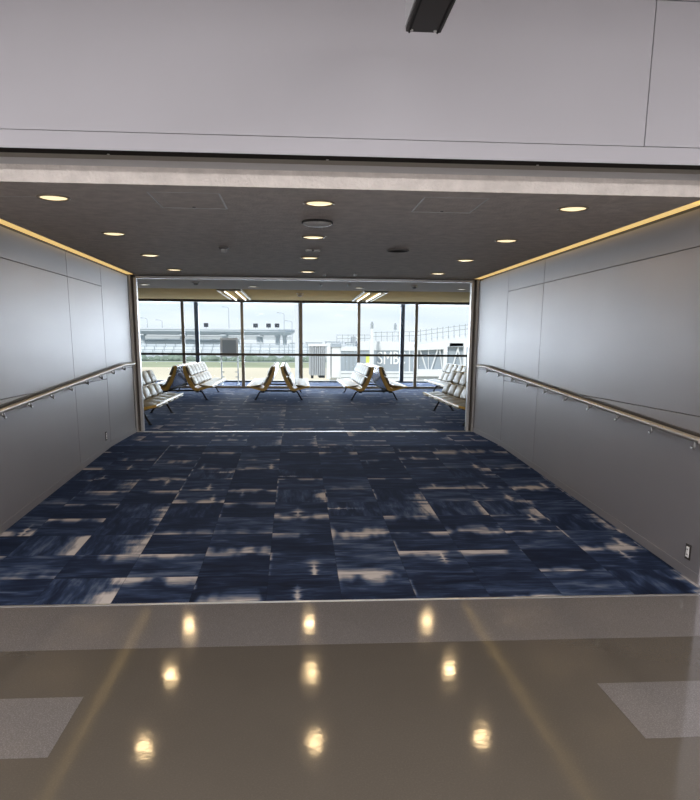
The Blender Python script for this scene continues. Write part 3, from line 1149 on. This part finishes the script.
def bb(u0, u1, v0, v1, y0=0.0, y1=3.0, bev=.0):
    """box on the bridge given in photo edges, real depth y0..y1 behind the bridge face"""
    x0, x1 = BX(u0) - OX, BX(u1) - OX
    um = (u0 + u1) / 2
    z1, z0 = BZ(v0, um) - OZ, BZ(v1, um) - OZ
    return MB().box(x0, x1, y0, y1, z0, z1, bev=bev)


def bseg(m, u0, v0, u1, v1, r, y=0.0):
    xa, za = at(u0, v0, BY)
    xb, zb = at(u1, v1, BY)
    m.tube([(xa - OX, y, za - OZ), (xb - OX, y, zb - OZ)], r, seg=6)
    return m


# cab with folding bellows
m = MB()
x0, x1 = BX(309.5) - OX, BX(326) - OX
n = 9
for k in range(n):
    a = x0 + (x1 - x0) * k / n
    b = x0 + (x1 - x0) * (k + 1) / n
    z0, z1 = BZ(375.5, 317) - OZ, BZ(345.5, 317) - OZ
    m.box(a, b - .03, -.05 - .06 * (k % 2), 3.0, z0, z1, bev=.02, seg=1)
m.build('bellows', M['bridge_bellows'], jb)
bb(308.5, 327, 343.8, 346.2, -.15, 3.1).build('cab_roof', M['bridge_white'], jb)
bb(311, 313.5, 375.5, 378.5, .3, .8).build('bumper', M['slate'], jb)
bb(319, 325, 375.5, 378, .3, 2.6).build('wheel_cover', M['slate'], jb)
bb(326.5, 330.5, 343, 379, -.1, .3).build('cab_post', M['bridge_white'], jb)
bb(331.5, 341, 346, 378, -.05, 3.0, .05).build('rotunda', M['bridge_white'], jb)
bb(330.5, 341, 343.5, 347, -.15, 3.1).build('rotunda_roof', M['bridge_grey'], jb)
# glazed lead-in section and lettered section
bb(341, 357.5, 350.5, 371.5, .02, 2.9).build('glazed_panel', M['bridge_grey'], jb)
m = MB()
for u in (345, 349, 353):
    bseg(m, u, 350.5, u, 371.5, .025)
m.build('glazing_bar', M['far_grey'], jb)
bb(340, 358.5, 346.5, 351, -.05, 3.0).build('roof_edge', M['bridge_white'], jb)
bb(340, 418, 371.2, 380.5, -.05, 3.0).build('lower_girder', M['bridge_white'], jb)
bb(358, 418, 341.5, 350.4, -.08, 3.05).build('upper_girder', M['bridge_white'], jb)
bb(358, 418, 350, 371.5, .02, 2.9).build('lettered_panel', M['bridge_grey'], jb)
m = MB()
x, za = at(366, 354, BY)
_, zb = at(366, 367, BY)
xb = at(369.5, 354, BY)[0]
m.box(x - OX, xb - OX, -.01, .03, zb - OZ, za - OZ)
m.build('lime_stripe', M['bridge_lime'], jb)
m = MB()
for v in (373.5, 377.5):
    bseg(m, 341, v, 417, v, .03, -.06)
m.build('girder_line', M['far_grey'], jb)
m = MB()
for u in (358.5, 403.5, 409.5, 417.5):
    bseg(m, u, 350, u, 371.5, .05)
m.build('panel_post', M['bridge_white'], jb)
# lettering
LETTERS = 'SMBC'
for ch, (u0, u1) in zip(LETTERS, ((377.3, 382.3), (384.0, 391.6), (393.6, 398.6), (400.0, 405.0))):
    cu = bpy.data.curves.new('letter_curve', 'FONT')
    cu.body = ch
    cu.extrude = .01
    tmp = bpy.data.objects.new('letter_tmp', cu)
    COL.objects.link(tmp)
    bpy.context.view_layer.update()
    me = bpy.data.meshes.new_from_object(tmp.evaluated_get(bpy.context.evaluated_depsgraph_get()))
    bpy.data.objects.remove(tmp)
    xs_ = [v.co.x for v in me.vertices]
    ys_ = [v.co.y for v in me.vertices]
    xa, zt = at(u0, 351.6, BY)
    xb, zb_ = at(u1, 364.2, BY)
    sx = (xb - xa) / (max(xs_) - min(xs_))
    sy = (zt - zb_) / (max(ys_) - min(ys_))
    for v in me.vertices:
        X, Z, D = (v.co.x - min(xs_)) * sx, (v.co.y - min(ys_)) * sy, v.co.z
        v.co = (xa - OX + X, -.01 - D, zb_ - OZ + Z)
    me.materials.clear()
    me.materials.append(M['bridge_letters'])
    o = bpy.data.objects.new('letter', me)
    COL.objects.link(o)
    o.parent = jb
# trussed telescopic section
bb(418, 520, 346.5, 371, .25, 2.8).build('truss_panel', M['bridge_grey'], jb)
m = MB()
pts = [(417, 345.4), (447, 341.5), (478, 338), (520, 333.5)]
for (ua, va), (ub, vb) in zip(pts, pts[1:]):
    xa, za = at(ua, va, BY)
    xb, zb = at(ub, vb, BY)
    for_ = [(xa - OX, za - OZ), (xb - OX, zb - OZ), (xb - OX, zb - OZ - .55), (xa - OX, za - OZ - .35)]
    m.prism(for_, -.1, 3.1)
m.build('top_chord', M['bridge_white'], jb)
m = MB()
pts = [(417, 340.2), (447, 336.2), (478, 332.6), (520, 328)]
for (ua, va), (ub, vb) in zip(pts, pts[1:]):
    xa, za = at(ua, va, BY)
    xb, zb = at(ub, vb, BY)
    m.prism([(xa - OX, za - OZ), (xb - OX, zb - OZ), (xb - OX, zb - OZ - .45), (xa - OX, za - OZ - .45)], .3, 2.9)
m.build('roof', M['bridge_white'], jb)
bb(418, 520, 345.2, 347.2, -.05, .2).build('middle_chord', M['bridge_white'], jb)
bb(418, 520, 369.5, 376.5, -.1, 3.0).build('bottom_chord', M['bridge_white'], jb)
bb(418, 520, 376.5, 381, .1, 2.8).build('under_girder', M['bridge_bellows'], jb)
for u0, v0, u1, v1, r in ((418.8, 346, 426.7, 370, .06), (428.7, 346, 428.7, 370, .035), (439, 346, 431.3, 370, .06), (439.4, 346, 442.6, 370, .05),
                          (459, 346, 452, 370, .06), (457.8, 346, 462.5, 370, .05), (470, 346, 476, 370, .06), (484, 346, 478, 370, .06)):
    bseg(MB(), u0, v0, u1, v1, r, .1).build('diagonal', M['bridge_white'], jb)
for u0, u1, v0 in ((443.6, 447.4, 342), (463.6, 466.6, 340), (489, 492, 338)):
    bb(u0, u1, v0, 374, -.12, .25).build('truss_post', M['bridge_white'], jb)
bb(449.5, 463, 343.2, 346.8, -.1, .3).build('canopy', M['bridge_grey'], jb)
# roof railing
u = 337
while u < 490:
    vb = 342 if u < 417 else 340.2 - (u - 417) * .122
    h = 10.5 if u > 372 else 7.5
    bseg(MB(), u, vb + 2, u, vb - h, .022, .2).build('railing_post', M['far_grey'], jb)
    u += 5.6
m = MB()
for dv in (-9.5, -5.5):
    bseg(m, 372, 342 + dv, 417, 341 + dv, .020, .2)
    bseg(m, 417, 341 + dv, 490, 331.5 + dv, .020, .2)
for dv in (-7, -3.5):
    bseg(m, 337, 342 + dv, 372, 342 + dv, .020, .2)
m.build('railing', M['far_grey'], jb)
bb(352.5, 356.5, 336.5, 343.5, .8, 1.8).build('roof_unit', M['bridge_bellows'], jb)
bb(341, 346, 340, 346.5, .8, 2.2).build('roof_unit', M['bridge_white'], jb)
# columns down to the apron
for u in (336, 400, 455):
    x = BX(u) - OX
    MB().box(x - .4, x + .4, 1.0, 2.0, 0, BZ(377, u) - OZ).box(x - 1.2, x + 1.2, .2, 2.8, 0, .5).build('column', M['bridge_white'], jb)

# white pole on the apron, seen beside the middle mullion
x, _ = at(297.2, 345, 36)
t = thing('apron_pole', (x, 36, GZ), 'tall white pole on the apron, beside the middle window mullion', 'pole')
MB().box(-.11, .11, -.11, .11, 0, 9.0, bev=.02).build('shaft', M['bridge_white'], t)
MB().box(-.35, .35, -.35, .35, 0, .25, bev=.02).build('base', M['bridge_white'], t)
# white light masts standing before the bridge
for u, u2, v0, y, lab in ((372, 2.0, 327, 53.6, 'white apron light mast with dark lamp beside the bank lettering'),
                          (395.2, .75, 328, 59.0, 'thin white light mast with dark lamp behind the bridge roof')):
    x, zt = at(u, v0, y)
    hw = u2 / FPX * y
    t = thing('light_mast', (x, y, GZ), lab, 'light mast', 'light masts by the boarding bridge')
    MB().box(-hw, hw, -hw, hw, 0, (zt - GZ) - .9, bev=.03).box(-hw * .75, hw * .75, -hw * .75, hw * .75, (zt - GZ) - .95, zt - GZ - .1).build('pole', M['bridge_white'], t)
    MB().lathe([(0, zt - GZ - .12), (.12, zt - GZ - .12), (.09, zt - GZ + .05), (.11, zt - GZ + .18), (.05, zt - GZ + .36), (0, zt - GZ + .38)], seg=12).build('lamp', M['far_grey'], t, smooth=True)

# ------------------------------------------------------------------ light: sky, sun, hall lamps
wd = bpy.data.worlds.new('sky')
SC.world = wd
wd.use_nodes = True
nt = wd.node_tree
bg = nt.nodes['Background']
tc = nt.nodes.new('ShaderNodeTexCoord')
sp = nt.nodes.new('ShaderNodeSeparateXYZ')
nt.links.new(tc.outputs['Generated'], sp.inputs[0])
rp = nt.nodes.new('ShaderNodeValToRGB')
cr = rp.color_ramp
cr.elements[0].position = .0
cr.elements[0].color = (.70, .765, .80, 1)
cr.elements[1].position = .5
cr.elements[1].color = (.40, .56, .80, 1)
e = cr.elements.new(.06)
e.color = (.63, .745, .83, 1)
nt.links.new(sp.outputs[2], rp.inputs['Fac'])
mp = nt.nodes.new('ShaderNodeMapping')
mp.inputs['Scale'].default_value = (2.2, 2.2, 16)
nt.links.new(tc.outputs['Generated'], mp.inputs['Vector'])
nz = nt.nodes.new('ShaderNodeTexNoise')
nz.inputs['Scale'].default_value = 2.0
nz.inputs['Detail'].default_value = 6
nt.links.new(mp.outputs['Vector'], nz.inputs['Vector'])
mr = nt.nodes.new('ShaderNodeMapRange')
mr.inputs['From Min'].default_value = .42
mr.inputs['From Max'].default_value = .68
nt.links.new(nz.outputs['Fac'], mr.inputs['Value'])
mx = nt.nodes.new('ShaderNodeMix')
mx.data_type = 'RGBA'
nt.links.new(mr.outputs[0], mx.inputs[0])
nt.links.new(rp.outputs['Color'], mx.inputs[6])
mx.inputs[7].default_value = (.78, .84, .87, 1)
nt.links.new(mx.outputs[2], bg.inputs['Color'])
bg.inputs['Strength'].default_value = 1.28

sun = bpy.data.lights.new('sun', 'SUN')
sun.energy = 3.4
sun.angle = math.radians(4)
sun.color = (1, .96, .88)
so = bpy.data.objects.new('sun', sun)
COL.objects.link(so)
so.rotation_euler = (math.radians(50), 0, math.radians(-25))


def area(name, loc, sx, sy, energy, col, rot=(0, 0, 0)):
    l = bpy.data.lights.new(name, 'AREA')
    l.shape = 'RECTANGLE'
    l.size, l.size_y = sx, sy
    l.energy = energy
    l.color = col
    o = bpy.data.objects.new(name, l)
    COL.objects.link(o)
    o.location = loc
    o.rotation_euler = rot
    return o


# ceiling lamps of the hall, hung at ceiling height behind and above the viewpoint
for y in (.6, -3.4):
    for x in (-4.6, -2.3, 0, 2.3, 4.6):
        area('hall_ceiling_lamp', (x, y, HZ - .05), 2.0, .5, 114, (1, .97, .98))

# added fill lamp before the solid back wall, brightens hall and passage ceiling
area('hall_fill_light', (0, HY0 + .1, 1.9), 11.0, 2.6, 150, (.97, .98, 1), (math.radians(90), 0, 0))

# daylight entering through the outer glazing
area('window_daylight', ((X0 + X1) / 2, Y_OUT + .25, 1.65), 13.8, 2.6, 950, (.78, .89, 1), (math.radians(-90), 0, 0))

vs = SC.view_settings
SC.display_settings.display_device = 'sRGB'
vs.view_transform = 'Standard'
vs.look = 'None'
vs.exposure = 0.0
vs.gamma = 1.0
vs.use_curve_mapping = False
